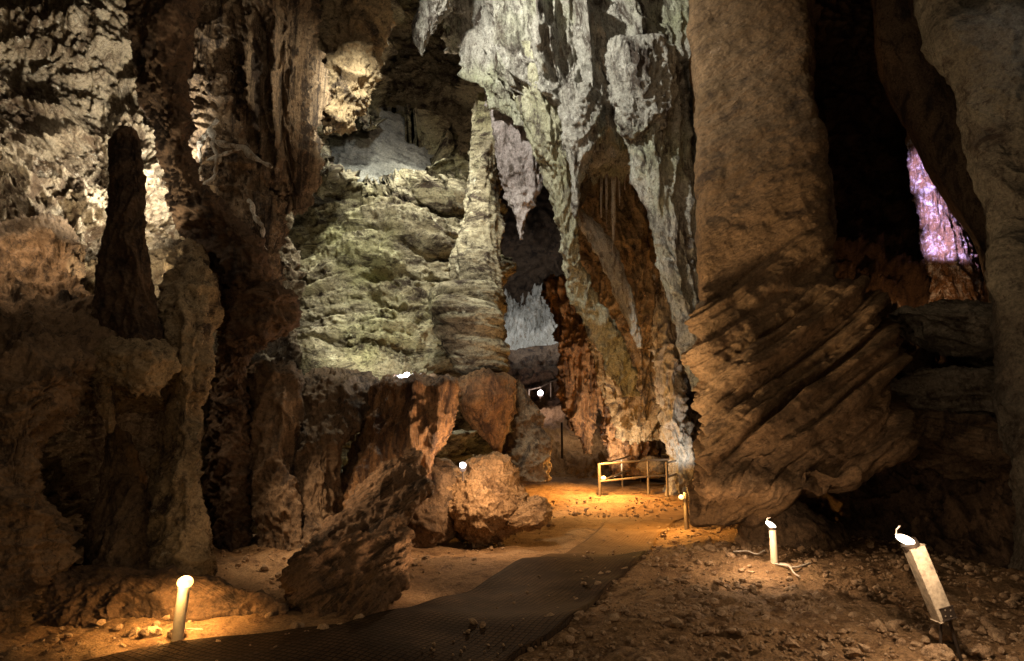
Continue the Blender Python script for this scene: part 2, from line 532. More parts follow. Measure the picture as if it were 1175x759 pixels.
def Gd(u, v):
    """where the direction (u, v) meets the floor"""
    d = np.linspace(1.5, 45, 3000)
    q = P(np.full_like(d, u), np.full_like(d, v), d)
    g = gz(q[:, 0], q[:, 1])
    k = np.argmax(q[:, 2] <= g)
    return np.array([q[k, 0], q[k, 1], g[k]])

ny, nx = 620, 720
ys = np.exp(np.linspace(math.log(1.2), math.log(60), ny))
ss = np.linspace(-1.25, 1.25, nx)
X = ss[None] * (ys[:, None] + 1.0); Y = np.broadcast_to(ys[:, None], X.shape).copy()
Z = gz(X, Y)
pp = np.stack([X.ravel(), Y.ravel(), Z.ravel()], -1)
off = (X - (-.95 + .34 * (Y - 3.5))).ravel()
rough_amt = .35 + .65 * np.clip(np.abs(off) - .8, 0, 1)
det = (.035 * layer(pp, ('f', 1, (3.5, 3.5, 3.5), 4)) + .030 * (.45 - worley((pp * 9).astype(np.float32))) + .022 * (.45 - worley((pp * 19 + 7).astype(np.float32)))) * rough_amt
Z = Z + det.reshape(Z.shape)
idx = np.arange(nx * ny).reshape(ny, nx)
Q = np.stack([idx[:-1, :-1], idx[:-1, 1:], idx[1:, 1:], idx[1:, :-1]], -1).reshape(-1, 4)
fl = mesh_np('cave_floor', np.stack([X, Y, Z], -1).reshape(-1, 3), Q, M['floor'])
tag(fl, 'sandy brown cave floor strewn with gravel', 'cave floor', kind='structure')

# walkway mat: two strips following the ground
def strip(name, left, right, mat, n=160, m=36, lift=.03):
    def rs(poly):
        pts = np.array([Gd(*p)[:2] for p in poly])
        s = np.r_[0, np.cumsum(np.linalg.norm(np.diff(pts, axis=0), axis=1))]; s /= s[-1]
        t = np.linspace(0, 1, n)
        return np.stack([pchip(s, pts[:, 0], t), pchip(s, pts[:, 1], t)], -1)
    A, B = rs(left), rs(right)
    w = np.linspace(0, 1, m)[None, :, None]
    XY = A[:, None] * (1 - w) + B[:, None] * w
    Zt = gz(XY[..., 0], XY[..., 1]) + lift + .006 * np.sin(XY[..., 1] * 3)
    top = np.concatenate([XY, Zt[..., None]], -1)
    bot = top.copy(); bot[..., 2] -= .06
    V = np.vstack([top.reshape(-1, 3), bot.reshape(-1, 3)])
    i = np.arange(n * m).reshape(n, m); o = n * m
    Q = [np.stack([i[:-1, :-1], i[:-1, 1:], i[1:, 1:], i[1:, :-1]], -1).reshape(-1, 4)]
    rim = np.concatenate([i[0, :], i[1:, -1], i[-1, -2::-1], i[-2:0:-1, 0]])
    r2 = np.roll(rim, -1)
    Q.append(np.stack([rim, rim + o, r2 + o, r2], -1))
    return mesh_np(name, V, np.vstack(Q), mat)

st = strip('path', [(150, 790), (330, 745), (395, 722), (480, 700), (560, 668), (620, 643), (680, 617), (712, 595), (735, 582)],
           [(560, 792), (592, 756), (640, 728), (690, 685), (728, 648), (752, 622), (768, 606), (784, 597), (800, 588)], M['mat'])
tag(st, 'dark rubber grid matting path winding to the railings', 'path', kind='structure')
st2 = strip('side_path', [(-60, 778), (60, 768), (150, 750), (200, 741), (330, 728), (400, 720)],
            [(-60, 860), (60, 850), (150, 840), (200, 835), (330, 800), (470, 745)], M['mat'], lift=.022)
tag(st2, 'dark matting branch path running left past the warm lamp', 'path', kind='structure')

# ------------------------------------------------------------------ noise presets
def flute(a=.1, s=1.0, rough=1.0):
    return [('r', a, (1.7 * s, 1.7 * s, .22 * s), 3), ('f', a * .7, (.9 * s, .9 * s, .5 * s), 3), ('r', a * .45 * rough, (4.5 * s, 4.5 * s, 2.2 * s), 4), ('w', -a * .35 * rough, (5 * s, 5 * s, 3.5 * s), 1)]
def leaning(specs, deg):
    return [tuple(q[:4]) + ((0, deg, 0),) for q in specs]
def rugged(a=.15, s=1.0):
    return [('f', a * 1.4, (.7 * s,) * 3, 3), ('r', a * .7, (1.6 * s, 1.6 * s, 1.9 * s), 5), ('w', -a * .5, (2.8 * s, 2.8 * s, 3.2 * s), 1), ('b', a * .22, (7 * s,) * 3, 3)]
def strat(a=.12, s=1.0, rot=(0, 0, 0)):
    return [('f', a * 1.3, (.6 * s,) * 3, 3), ('t', a * 1.6, (.25 * s, .25 * s, 1.5 * s), 2, rot), ('r', a * .5, (.6 * s, .6 * s, 4.0 * s), 3, rot), ('r', a * .3, (3 * s, 3 * s, 4 * s), 4), ('w', -a * .25, (5 * s,) * 3, 1)]

# ------------------------------------------------------------------ large cave walls (the setting)
w1 = sheet('cave_wall_left', [(-200, -160, 6.0), (0, -160, 7.2), (180, -160, 7.6), (340, -160, 8.6), (-200, 200, 5.4), (0, 200, 7.0), (170, 200, 7.6), (340, 200, 9.5),
                              (-200, 420, 4.9), (0, 420, 6.0), (120, 440, 6.8), (230, 460, 8.6), (340, 440, 9.4), (-200, 760, 4.2), (0, 700, 5.4), (120, 640, 6.6), (240, 620, 8.0), (340, 620, 8.6), (340, 760, 8)],
           -200, 345, -160, 760, M['wall_left'], rugged(.26, 1.1) + [('t', .16, (.3, .3, 1.2), 2)], res=1.35)
tag(w1, 'rough pale limestone cave wall behind the dark stalagmite', 'cave wall', kind='structure')

def niche(uu, vv):
    # smooth hollow with an overhanging rim high on the wall
    wob = 5 * np.sin(uu * .13) + 4 * np.sin(uu * .31 + vv * .2)
    e = ((uu - 436 - (vv - 180) * .75) / 70) ** 2 + ((vv - 178 + wob) / 41) ** 2
    dn = 1.25 * sstep(1.0, .82, e)
    dn = dn - .20 * np.exp(-((e - 1.25) / .22) ** 2) * sstep(140, 165, vv + (440 - uu) * .5)
    alc = ((uu - 492) / 68) ** 2 + ((vv - 80) / 125) ** 2      # dark alcove above
    dn = dn + 1.5 * sstep(1.15, .6, alc) * (1 - sstep(140, 190, vv))
    return dn
w2 = sheet('cave_wall_middle', [(240, -160, 11.2), (430, -160, 11.4), (640, -160, 12), (240, 100, 11.4), (430, 100, 11.4), (600, 100, 12), (240, 300, 11.2), (330, 300, 11.0), (430, 300, 10.9), (520, 300, 11.3), (575, 300, 12.2),
                                (240, 420, 11), (330, 420, 10.7), (430, 420, 10.5), (520, 420, 11), (575, 420, 12.2), (240, 470, 10.2), (330, 480, 9.8), (430, 480, 9.9), (500, 480, 10.3), (580, 480, 12.2), (240, 600, 9.6), (330, 620, 9.2), (430, 600, 9.2), (520, 600, 10), (600, 600, 12.2), (240, 720, 9), (420, 720, 9), (600, 720, 11)],
           240, 580, -160, 700, M['wall_mid'], [('f', .30, (.6, .6, .6), 3), ('l', .62, (.55, .55, 1.7), 2), ('r', .10, (1.0, 1.0, 3.0), 3), ('r', .09, (2.4, 2.4, 2.8), 5), ('w', -.09, (3.4, 3.4, 4.4), 1), ('b', .035, (9, 9, 9), 3)], res=1.25, extra=niche)
tag(w2, 'banded cream and green limestone wall high above the lower ledge', 'cave wall', kind='structure')

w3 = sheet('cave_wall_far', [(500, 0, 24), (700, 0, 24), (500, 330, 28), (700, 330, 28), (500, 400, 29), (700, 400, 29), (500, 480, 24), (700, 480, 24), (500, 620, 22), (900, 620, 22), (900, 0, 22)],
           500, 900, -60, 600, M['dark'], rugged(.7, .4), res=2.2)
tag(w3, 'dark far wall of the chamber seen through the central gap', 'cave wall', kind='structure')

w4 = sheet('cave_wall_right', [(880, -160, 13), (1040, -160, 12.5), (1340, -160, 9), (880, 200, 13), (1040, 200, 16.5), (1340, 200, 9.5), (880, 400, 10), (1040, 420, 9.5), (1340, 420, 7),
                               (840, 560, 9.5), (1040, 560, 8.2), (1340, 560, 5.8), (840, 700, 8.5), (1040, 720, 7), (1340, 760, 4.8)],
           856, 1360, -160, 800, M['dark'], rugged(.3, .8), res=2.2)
tag(w4, 'dark rock wall closing the right side behind the lamps', 'cave wall', kind='structure')

# enclosing chamber
nr, ntt = 90, 180
ph = np.linspace(.001, math.pi - .001, nr)[:, None]; th = np.linspace(0, 2 * math.pi, ntt, endpoint=False)[None]
G = np.stack([34 * np.sin(ph) * np.cos(th), 18 + 34 * np.sin(ph) * np.sin(th), 4 + 24 * np.cos(ph) * np.ones_like(th)], -1)
Vv = G.reshape(-1, 3)
Vv = Vv * (1 + .06 * layer(Vv, ('f', 1, (.1, .1, .1), 4)))[:, None]
i = np.arange(nr - 1)[:, None] * ntt; j = np.arange(ntt)[None]; j2 = (j + 1) % ntt
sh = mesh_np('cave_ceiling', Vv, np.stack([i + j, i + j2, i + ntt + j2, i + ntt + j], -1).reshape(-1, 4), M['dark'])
tag(sh, 'dark outer rock of the cave chamber', 'cave ceiling', kind='structure')

# ------------------------------------------------------------------ rock formations (things)
def T(o, label, cat, group=None):
    return tag(o, label, cat, group)

# --- left
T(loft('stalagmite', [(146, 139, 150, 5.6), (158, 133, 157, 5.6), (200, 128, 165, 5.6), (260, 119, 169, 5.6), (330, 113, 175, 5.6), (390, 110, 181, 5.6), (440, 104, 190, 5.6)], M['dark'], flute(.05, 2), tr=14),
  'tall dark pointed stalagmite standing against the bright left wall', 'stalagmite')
T(loft('rock_ledge', [(396, 100, 196, 5.7, .5), (420, 84, 200, 5.6, .55), (445, 84, 185, 5.6, .5), (462, 96, 190, 5.7, .3), (472, 110, 150, 5.7, .2)], M['tan'], rugged(.06, 2.4), tr=16, br=14),
  'brown overhanging ledge just beneath the dark pointed stalagmite', 'rock ledge')
T(loft('rock_drip', [(440, 104, 128, 5.3), (465, 112, 130, 5.3), (485, 120, 129, 5.3), (497, 123, 127, 5.3)], M['tan'], flute(.02, 4)),
  'short stone drip hanging under the left brown ledge', 'stalactite')
T(loft('rock_buttress', [(255, -190, 70, 7.2, .5), (300, -190, 92, 6.8, .6), (345, -190, 104, 6.3, .7), (385, -190, 112, 5.8, .8), (412, -190, 106, 5.5, .8), (440, -190, 92, 5.2, .8), (480, -190, 70, 5.1, .8), (540, -190, 56, 5.0, .8), (620, -190, 52, 4.9, .8), (720, -190, 48, 4.8, .8), (790, -190, 40, 4.7, .8)], M['wall_low'], rugged(.12, 1.4) + [('t', .06, (.4, .4, 2.5), 2)], tr=12),
  'broad brown rock buttress at the far left edge of the cave', 'rock formation')
T(loft('rock_pillar', [(278, 206, 228, 6.5, .2), (310, 190, 238, 6.4, .35), (350, 180, 242, 6.2, .45), (392, 176, 242, 5.95, .45), (420, 182, 243, 5.9, .45), (450, 184, 238, 5.9, .4), (470, 192, 226, 5.9, .35), (505, 188, 230, 5.8, .4), (560, 182, 234, 5.7, .45), (640, 172, 240, 5.6, .5), (730, 165, 250, 5.4, .55)], M['tan'], flute(.07, 2), tr=12),
  'knobbly tan rock pillar standing right of the brown ledge', 'rock formation')
T(loft('rock_cone', [(480, 120, 131, 6.1), (540, 116, 158, 6.1), (600, 108, 186, 5.9), (680, 92, 215, 5.6), (740, 80, 235, 5.2)], M['wall_low'], flute(.05, 2)),
  'dim brown rock cone in the hollow below the left ledge', 'rock formation')
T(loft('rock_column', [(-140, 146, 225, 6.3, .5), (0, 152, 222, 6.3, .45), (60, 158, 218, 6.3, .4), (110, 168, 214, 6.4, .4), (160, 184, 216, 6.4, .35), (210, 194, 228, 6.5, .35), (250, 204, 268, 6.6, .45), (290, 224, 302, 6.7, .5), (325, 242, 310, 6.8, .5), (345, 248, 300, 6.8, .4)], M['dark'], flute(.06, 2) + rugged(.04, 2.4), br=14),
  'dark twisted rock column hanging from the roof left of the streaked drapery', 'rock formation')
T(loft('recess_filler', [(-140, 196, 280, 7.7, .4), (0, 196, 276, 7.7, .4), (120, 200, 272, 7.7, .4), (200, 210, 300, 7.7, .4), (250, 235, 325, 7.7, .4), (310, 262, 322, 7.7, .4), (345, 270, 318, 7.7, .3)], M['drape'], rugged(.10, 1.8)),  # filler added before the lit wall so the recess stays dark
  'added brown filler rock between the dark twisted column and the streaked drapery', 'rock formation')
veins = [[(228, 226), (226, 195), (230, 165), (238, 148), (250, 138)], [(238, 148), (246, 165), (250, 185), (242, 205), (228, 226)], [(234, 150), (252, 165), (275, 170), (300, 186), (312, 190)], [(236, 185), (252, 178), (275, 170)], [(285, 230), (292, 242), (300, 262), (304, 285)]]
vr = empty('calcite_vein', P(240, 200, 7.2)); tag(vr, 'net of thin white calcite veins right of the dark twisted column', 'calcite vein')
for vv_ in veins:
    pv = np.array([P(u, v, 7.22) for u, v in vv_]); q_ = np.linspace(0, 1, len(pv)); tt = np.linspace(0, 1, 50)
    pv = np.stack([pchip(q_, pv[:, k], tt) for k in range(3)], -1)
    pv += .05 * np.stack([pn((pv * 5 + k * 9).astype(np.float32)) for k in range(3)], -1)
    tube('vein', pv - P(240, 200, 7.2), .014 + .045 * np.abs(pn((pv * 7).astype(np.float32))), M['white'], vr, 8)
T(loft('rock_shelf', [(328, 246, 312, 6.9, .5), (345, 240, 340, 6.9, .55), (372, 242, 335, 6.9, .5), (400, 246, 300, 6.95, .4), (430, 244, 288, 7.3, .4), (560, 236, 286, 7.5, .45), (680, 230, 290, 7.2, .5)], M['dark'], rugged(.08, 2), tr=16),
  'dark mushroom shaped rock with a wide cap beside the folded wall', 'rock formation')
T(loft('stone_drapery', [(-140, 248, 366, 8.0, .8), (0, 250, 362, 8.0, .75), (80, 250, 357, 8.0, .7), (150, 262, 353, 8.0, .6), (195, 292, 352, 8.0, .45), (225, 316, 349, 8.0, .3), (242, 326, 342, 8.0, .15)], M['drape'], flute(.17, 1.7), br=10),
  'long brown stone drapery with pale vertical streaks hanging at upper left', 'stone drapery')
T(loft('rock_column', [(-140, 352, 440, 9.4, .8), (0, 356, 438, 9.3, .7), (60, 360, 430, 9.2, .6), (110, 364, 420, 9.1, .5), (140, 370, 400, 9.0, .3), (150, 376, 392, 9.0, .2)], M['tan'], rugged(.14, 1.6), br=12),
  'tan rock column descending to the blue grey hollow', 'rock formation')

# smooth rock lying in the hollow
hs = sheet('smooth_slab', [(345, 125, 12.2), (430, 130, 12.7), (520, 130, 14.2), (520, 165, 13.4), (345, 240, 11.3), (520, 240, 11.6), (430, 180, 11.8), (480, 200, 12.0)], 345, 520, 122, 236, M['bluegrey'],
           [('l', .16, (.6, .6, 3.2), 3, (0, 20, 0)), ('f', .10, (1.5, 1.5, 1.5), 4), ('r', .04, (4, 4, 4), 4)], res=1.2, back=.6)
T(hs, 'smooth blue grey rock face lying in the pale rimmed hollow high on the wall', 'rock slab')
T(loft('stalactite', [(-60, 474, 530, 8.6), (0, 482, 520, 8.6), (18, 478, 508, 8.6), (40, 476, 494, 8.6), (58, 479, 488, 8.6), (64, 481, 485, 8.6)], M['curtain'], flute(.05, 3)),
  'crooked pale stalactite hanging at the top centre before the dark alcove', 'stalactite')

T(loft('added_bank', [(650, 10, 150, 4.75, .12), (664, -40, 262, 4.7, .16), (684, -90, 318, 4.65, .18), (705, -110, 332, 4.6, .2), (740, -120, 338, 4.55, .22)], M['dark'], rugged(.05, 2.2), tr=10),  # bank added to darken this corner and block lamp light from the rocks
  'added low dark rock bank behind the warm orange lamp', 'rock formation')

# --- middle lower
T(loft('rock_fold', [(418, 286, 345, 7.9, .6), (445, 280, 350, 7.8, .6), (475, 280, 345, 7.6, .5), (520, 286, 338, 7.5, .45), (580, 294, 346, 7.3, .4), (625, 306, 352, 7.2, .3), (660, 310, 352, 7.0, .3)], M['wall_low'], flute(.08, 1.8), tr=16),
  'leftmost lobe of the brown folded rock below the pale wall', 'rock formation')
T(loft('rock_fold', [(424, 330, 440, 8.6, .6), (450, 332, 445, 8.4, .6), (480, 333, 425, 8.1, .5), (520, 338, 388, 7.7, .45), (580, 340, 384, 7.5, .4), (630, 346, 378, 7.2, .3), (660, 346, 376, 7.1, .3)], M['wall_low'], flute(.07, 2), tr=30),
  'middle lobe of the brown folded rock behind the splintered slab', 'rock formation')
T(loft('rock_fold', [(436, 428, 522, 8.2, .6), (455, 424, 523, 8.2, .6), (490, 418, 520, 8.1, .6), (520, 408, 506, 8.0, .55), (560, 392, 484, 7.8, .5), (610, 380, 460, 7.6, .4), (650, 375, 440, 7.4, .4)], M['orange'], flute(.08, 1.6), tr=10),
  'broad orange brown rock lobe beneath the white lamp on the ledge', 'rock formation')
fr = loft('splintered_slab', [(516, 466, 486, 7.0, .15), (535, 450, 490, 6.9, .2), (560, 430, 486, 6.6, .28), (585, 404, 468, 6.2, .34), (603, 382, 472, 5.9, .38), (622, 352, 466, 5.6, .4), (640, 336, 472, 5.4, .4), (670, 332, 462, 5.1, .4), (700, 330, 440, 4.8, .4), (735, 326, 418, 4.6, .4)],
          M['fragment'], [('l', .11, (.7, .7, 3.0), 3, (0, -38, 0)), ('r', .04, (1.2, 1.2, 6), 3, (0, -38, 0)), ('f', .12, (1.2, 1.2, 1.2), 4), ('r', .04, (6, 6, 6), 3), ('w', -.03, (7, 7, 7), 1)], ex=3, yaw=-.25, seed=3)
T(fr, 'splintered brown rock slab slanting up from the path in the foreground', 'rock formation')
T(loft('hanging_rock', [(428, 522, 584, 9.5, .4), (440, 521, 592, 9.5, .48), (462, 524, 594, 9.4, .45), (480, 536, 591, 9.4, .4), (500, 552, 586, 9.3, .28), (515, 562, 580, 9.3, .15), (522, 567, 575, 9.3, .08)], M['orange'], rugged(.05, 2.4), tr=8),
  'bulging orange rock hanging to a point above the big boulder', 'rock formation')
T(loft('rock_bulge', [(318, 500, 572, 9.9, .6), (350, 494, 576, 9.8, .6), (385, 502, 580, 9.7, .5), (415, 512, 586, 9.6, .45), (434, 520, 586, 9.6, .4)], M['wall_mid'], [('l', .16, (.8, .8, 2.2), 2)] + strat(.04, 1.8), tr=26, br=6),
  'cream banded bulge of rock directly above the hanging orange rock', 'rock formation')
T(loft('rock_column', [(120, 545, 575, 10.2, .5), (200, 540, 572, 10.2, .5), (260, 530, 572, 10.2, .5), (310, 520, 572, 10.1, .5), (345, 522, 570, 10, .4)], M['wall_mid'], flute(.07, 2)),
  'narrow tan column edging the dark central gap', 'rock formation')
T(blob('boulder', P(497, 582, 8.5), (.56, .55, .66), M['wall_low'], rugged(.05, 2), facets=8, seed=12, n=110),
  'dark rounded boulder leaning on the orange boulder by the splintered slab', 'boulder')
T(blob('boulder', P(553, 574, 8.5), (.60, .58, .60), M['orange_lit_boulder'], rugged(.06, 2.6), rot=(0, 25, 20), facets=9, seed=21, n=130),
  'large orange lit boulder under the hanging rock', 'boulder')
T(blob('boulder', P(606, 590, 8.4), (.36, .30, .20), M['orange_lit_boulder'], rugged(.03, 4), rot=(0, -18, 10), facets=10, seed=33, n=80, sharp=1.6),
  'small orange lit boulder at the right foot of the large one', 'boulder')
T(loft('rock_cone', [(436, 590, 600, 12.5), (460, 588, 614, 12.5), (490, 584, 622, 12.4), (520, 576, 630, 12.3), (552, 572, 634, 12.2)], M['wall_low'], rugged(.08, 2), tr=8),
  'dull brown rock cone behind the orange hanging rock', 'rock formation')
# slope going up into the far chamber
hill = sheet('rubble_slope', [(560, 440, 26), (640, 452, 24), (820, 450, 24), (560, 480, 21.5), (640, 490, 20.8), (820, 480, 20.8), (560, 520, 18.6), (640, 520, 18.4), (820, 520, 18.4), (560, 552, 17.0), (640, 552, 17.0), (820, 548, 17.2), (560, 580, 16.6), (820, 580, 16.6)],
             560, 820, 452, 580, M['floor'], rugged(.12, 1.4), res=1.2)
tag(hill, 'brown rubble slope climbing to the far lamp', 'slope', kind='structure')
cm = sheet('calcite_wall', [(540, 320, 29), (680, 320, 29), (540, 380, 27), (680, 380, 27), (540, 410, 25.5), (680, 410, 25.5)], 545, 675, 336, 408, M['white'], rugged(.55, 1.2), res=1.0, back=1.0)
T(cm, 'distant white crystalline bank glowing in the far chamber', 'calcite bank')
T(loft('rock_mound', [(397, 560, 670, 24.6, .6), (420, 555, 675, 24.6, .9), (450, 550, 680, 24.4, 1.2), (470, 550, 680, 24.4, 1.2)], M['dark'], rugged(.3, .8), tr=20),
  'dark shadowed rock mound below the distant white crystals', 'rock formation')

# --- centre: columns
T(loft('flowstone_column', [(318, 625, 662, 16.4, .5), (335, 628, 690, 16.3, .6), (350, 634, 690, 16.2, .6), (400, 644, 690, 16.1, .55), (450, 646, 688, 16.1, .5), (490, 656, 684, 16.1, .35), (512, 668, 680, 16.1, .15), (520, 671, 677, 16.1, .08)], M['orange'], flute(.16, 1.1) + rugged(.08, 1.5), tr=10),
  'left orange flowstone column hanging in the centre of the cave', 'flowstone column')
T(loft('flowstone_column', [(340, 676, 712, 15.8, .5), (380, 678, 722, 15.8, .55), (430, 682, 734, 15.8, .6), (470, 688, 744, 15.8, .6), (505, 690, 752, 15.8, .6), (530, 700, 750, 15.8, .5), (545, 705, 745, 15.8, .5)], M['orange'], flute(.18, 1.1) + rugged(.08, 1.5)),
  'wide orange flowstone column behind the railings', 'flowstone column')
T(loft('flowstone_column', [(320, 742, 772, 14.2, .4), (400, 750, 782, 14.2, .4), (440, 754, 786, 14.2, .4), (480, 762, 788, 14.2, .4), (515, 766, 796, 14.2, .4), (550, 764, 800, 14.2, .45), (590, 758, 804, 14.2, .5)], M['white'], flute(.13, 1.6), ),
  'white streaked flowstone column beside the brown slab', 'flowstone column')
T(loft('fluted_rock', [(100, 640, 775, 14.2, .8), (250, 650, 780, 14.2, .8), (350, 672, 785, 14.6, .8), (430, 690, 775, 15.2, .7), (480, 705, 765, 15.2, .6), (506, 715, 756, 15.2, .3)], M['tan'], flute(.14, 1.2), br=14),
  'brown fluted rock behind the hanging grey curtains', 'rock formation')
T(blob('boulder', P(748, 537, 14.6), (.34, .3, .22), M['tan'], rugged(.03, 3), facets=7, seed=44, n=50),
  'small pale boulder inside the railed enclosure', 'boulder')
T(loft('stalagmite', [(478, 717, 723, 16.9), (500, 713, 729, 16.9), (520, 711, 733, 16.9), (552, 706, 738, 16.9)], M['tan'], flute(.04, 3), tr=6),
  'stubby white stalagmite behind the left railing posts', 'stalagmite')

# --- hanging grey curtain
T(loft('stone_curtain', [(-140, 470, 812, 10.0, 1.5), (0, 512, 806, 9.8, 1.3), (40, 538, 803, 9.7, 1.2), (80, 556, 795, 9.6, 1.1), (110, 570, 786, 9.6, 1.0), (135, 588, 768, 9.6, .9), (158, 612, 750, 9.6, .8), (178, 636, 742, 9.7, .5), (188, 650, 735, 9.7, .3)],
       M['curtain'], leaning(flute(.27, .95, .6), -20) + rugged(.04, 1.8) + [('w', .26, (.95, .95, .6), 1), ('r', .13, (1.1, 1.1, .4), 2, (0, -28, 0))], br=20),
  'massive grey stone curtain hanging from the roof in the centre', 'stone curtain')
T(loft('stone_rib', [(70, 585, 645, 9.2, .5), (120, 596, 650, 9.2, .45), (170, 612, 655, 9.2, .35), (200, 626, 656, 9.3, .25), (240, 636, 658, 9.4, .18), (290, 645, 664, 9.5, .15), (330, 652, 676, 9.8, .15), (365, 666, 700, 10, .18), (395, 684, 716, 10.3, .18), (430, 702, 728, 10.6, .15), (455, 716, 728, 10.8, .1)], M['green'], flute(.07, 2.2)),
  'long green tinged stone rib slanting down from the curtain', 'stone curtain')
T(loft('stone_rib', [(80, 552, 606, 9.9, .35), (140, 562, 612, 9.9, .3), (190, 572, 624, 9.9, .28), (215, 580, 622, 9.9, .22), (240, 588, 608, 9.9, .12), (262, 593, 601, 9.9, .06), (275, 595, 599, 9.9, .03)], M['mauve'], flute(.06, 2.5)),
  'short mauve grey stone curtain over the dark gap', 'stone curtain')
T(loft('stone_lobe', [(110, 640, 690, 8.9, .4), (150, 644, 690, 8.9, .35), (175, 649, 682, 8.9, .25), (198, 653, 668, 8.9, .12), (235, 657, 663, 8.9, .05), (250, 659, 661, 8.9, .03)], M['curtain'], flute(.06, 2.4)),
  'pointed grey lobe dripping from the curtain beside the green rib', 'stone curtain')
T(loft('stone_lobe', [(60, 690, 770, 8.8, .45), (110, 702, 768, 8.8, .4), (145, 712, 762, 8.8, .3), (165, 720, 748, 8.8, .2), (175, 727, 738, 8.8, .1)], M['curtain'], flute(.08, 2.2), br=8),
  'rounded grey lobe of the curtain above the thin stalactites', 'stone curtain')
T(loft('stone_rib', [(60, 740, 812, 9.4, .6), (130, 722, 808, 9.3, .55), (180, 722, 806, 9.2, .5), (220, 732, 806, 9.2, .45), (260, 744, 808, 9.2, .4), (310, 757, 812, 9.2, .38), (360, 770, 820, 9.2, .35), (410, 780, 828, 9.1, .3), (450, 792, 832, 9.0, .25)], M['curtain'], leaning(flute(.09, 1.6, .6), -14), yaw=.5),
  'smooth grey stone curtain flowing down against the brown slab', 'stone curtain')
T(loft('stone_rib', [(242, 656, 668, 10.6, .1), (258, 664, 686, 10.6, .12), (280, 678, 704, 10.6, .12), (310, 694, 716, 10.6, .12), (345, 709, 727, 10.6, .1), (375, 721, 734, 10.6, .08), (400, 730, 737, 10.6, .05)], M['white'], flute(.03, 4)),
  'thin white stone ribbon slanting between the grey curtains', 'stone curtain')
for k, (u, v0, v1, w) in enumerate([(690, 180, 250, 2.6), (696, 182, 266, 2.2), (704, 176, 300, 3.4), (711, 180, 236, 2.2), (717, 178, 218, 2.4), (723, 176, 208, 1.8)]):
    lab = ['shortest-left thin stalactite', '', '', '', '', '']
    T(loft('stalactite', [(v0, u - w, u + w, 10.3), (v0 + (v1 - v0) * .5, u - w * .7, u + w * .7, 10.3), (v1, u - .6, u + .6, 10.3)], M['white'], [('f', .01, (8, 8, 3), 2)], res=2),
      ['leftmost of the thin stalactites under the grey curtain', 'second thin stalactite from the left under the curtain', 'longest and thickest of the thin stalactites under the curtain',
       'thin stalactite just right of the longest one', 'short stalactite second from the right under the curtain', 'rightmost and shortest thin stalactite under the curtain'][k],
      'stalactite', 'thin stalactites under the grey curtain')

# --- right slab
def turned(rows, yaw):
    out = []
    for v, L, R, d, t in rows:
        A = (R - L) / 2 * d / F
        out.append((v, CU + (L - CU) * (d - yaw * A) / d, CU + (R - CU) * (d + yaw * A) / d, d, t))
    return out

T(loft('rock_slab', turned([(-140, 782, 965, 9.4, 1.15), (0, 794, 928, 9.2, 1.15), (100, 800, 930, 9.0, 1.15), (200, 804, 940, 8.8, 1.15), (290, 806, 950, 8.6, 1.15), (335, 807, 962, 8.5, 1.15), (352, 808, 990, 8.4, 1.25), (400, 810, 1012, 8.2, 1.25), (440, 816, 1024, 8.1, 1.25), (480, 816, 1034, 7.9, 1.25), (512, 816, 1032, 7.8, 1.25),
                     (532, 816, 985, 7.7, 1.15), (552, 814, 928, 7.6, 1.25), (572, 808, 868, 7.6, .7), (588, 800, 820, 7.6, .4), (598, 796, 806, 7.6, .2)], -.28),
      M['slab'], [('f', .08, (.5, .5, .5), 3), ('l', .018, (.5, .5, 2.2), 2, (0, -30, 0)), ('b', .025, (1.4, 1.4, 1.6), 5), ('f', .03, (3, 3, 3), 5)], ex=9, res=1.1, yaw=-.28, wr=.05,
      specs2=[('f', .10, (.5, .5, .5), 3), ('l', .34, (.26, .26, 3.0), 3, (0, -36, 0)), ('b', .05, (1.6, 1.6, 2.2), 5)], vb=(285, 400)),
  'huge leaning brown rock slab with thin tilted beds at its base', 'rock slab')

# --- right side
T(loft('rock_buttress', [(-140, 1056, 1440, 7.4, 1.2), (0, 1080, 1440, 7.3, 1.1), (50, 1094, 1440, 7.2, 1.1), (100, 1120, 1440, 7.1, 1.0), (150, 1128, 1440, 7.1, 1.0), (200, 1142, 1440, 7.0, 1.0), (260, 1160, 1440, 6.9, .9), (330, 1168, 1440, 6.8, .9), (400, 1176, 1440, 6.7, .8), (520, 1180, 1440, 6.6, .8), (700, 1190, 1440, 6.4, .8)], M['grey_top'], [('f', .16, (.6, .6, .4), 5), ('r', .03, (2, 2, 2), 4)], ex=3, yaw=-.2),
  'grey brown rock buttress at the top right corner', 'rock formation')
T(loft('rock_buttress', [(-140, 960, 1150, 10, 1.0), (0, 995, 1150, 10, 1.0), (80, 1010, 1160, 9.9, 1.0), (150, 1040, 1170, 9.7, 1.0), (200, 1072, 1190, 9.5, .9), (250, 1102, 1210, 9.3, .8), (300, 1128, 1220, 9.2, .7), (360, 1138, 1230, 9.0, .7)], M['wall_low'], [('f', .12, (.8, .8, .4), 5)]),
  'shadowed brown buttress leaning over the violet lit flowstone', 'rock formation')
T(loft('flowstone_column', [(146, 1046, 1054, 12.6, .2), (166, 1044, 1062, 12.6, .25), (185, 1044, 1070, 12.6, .3), (215, 1048, 1084, 12.5, .4), (255, 1056, 1102, 12.4, .45), (300, 1062, 1122, 12.2, .5), (335, 1067, 1134, 12.0, .55), (365, 1067, 1140, 12.0, .6)], M['violet'], flute(.06, 2.6)),
  'pale flowstone cone lit violet deep on the right', 'flowstone column')
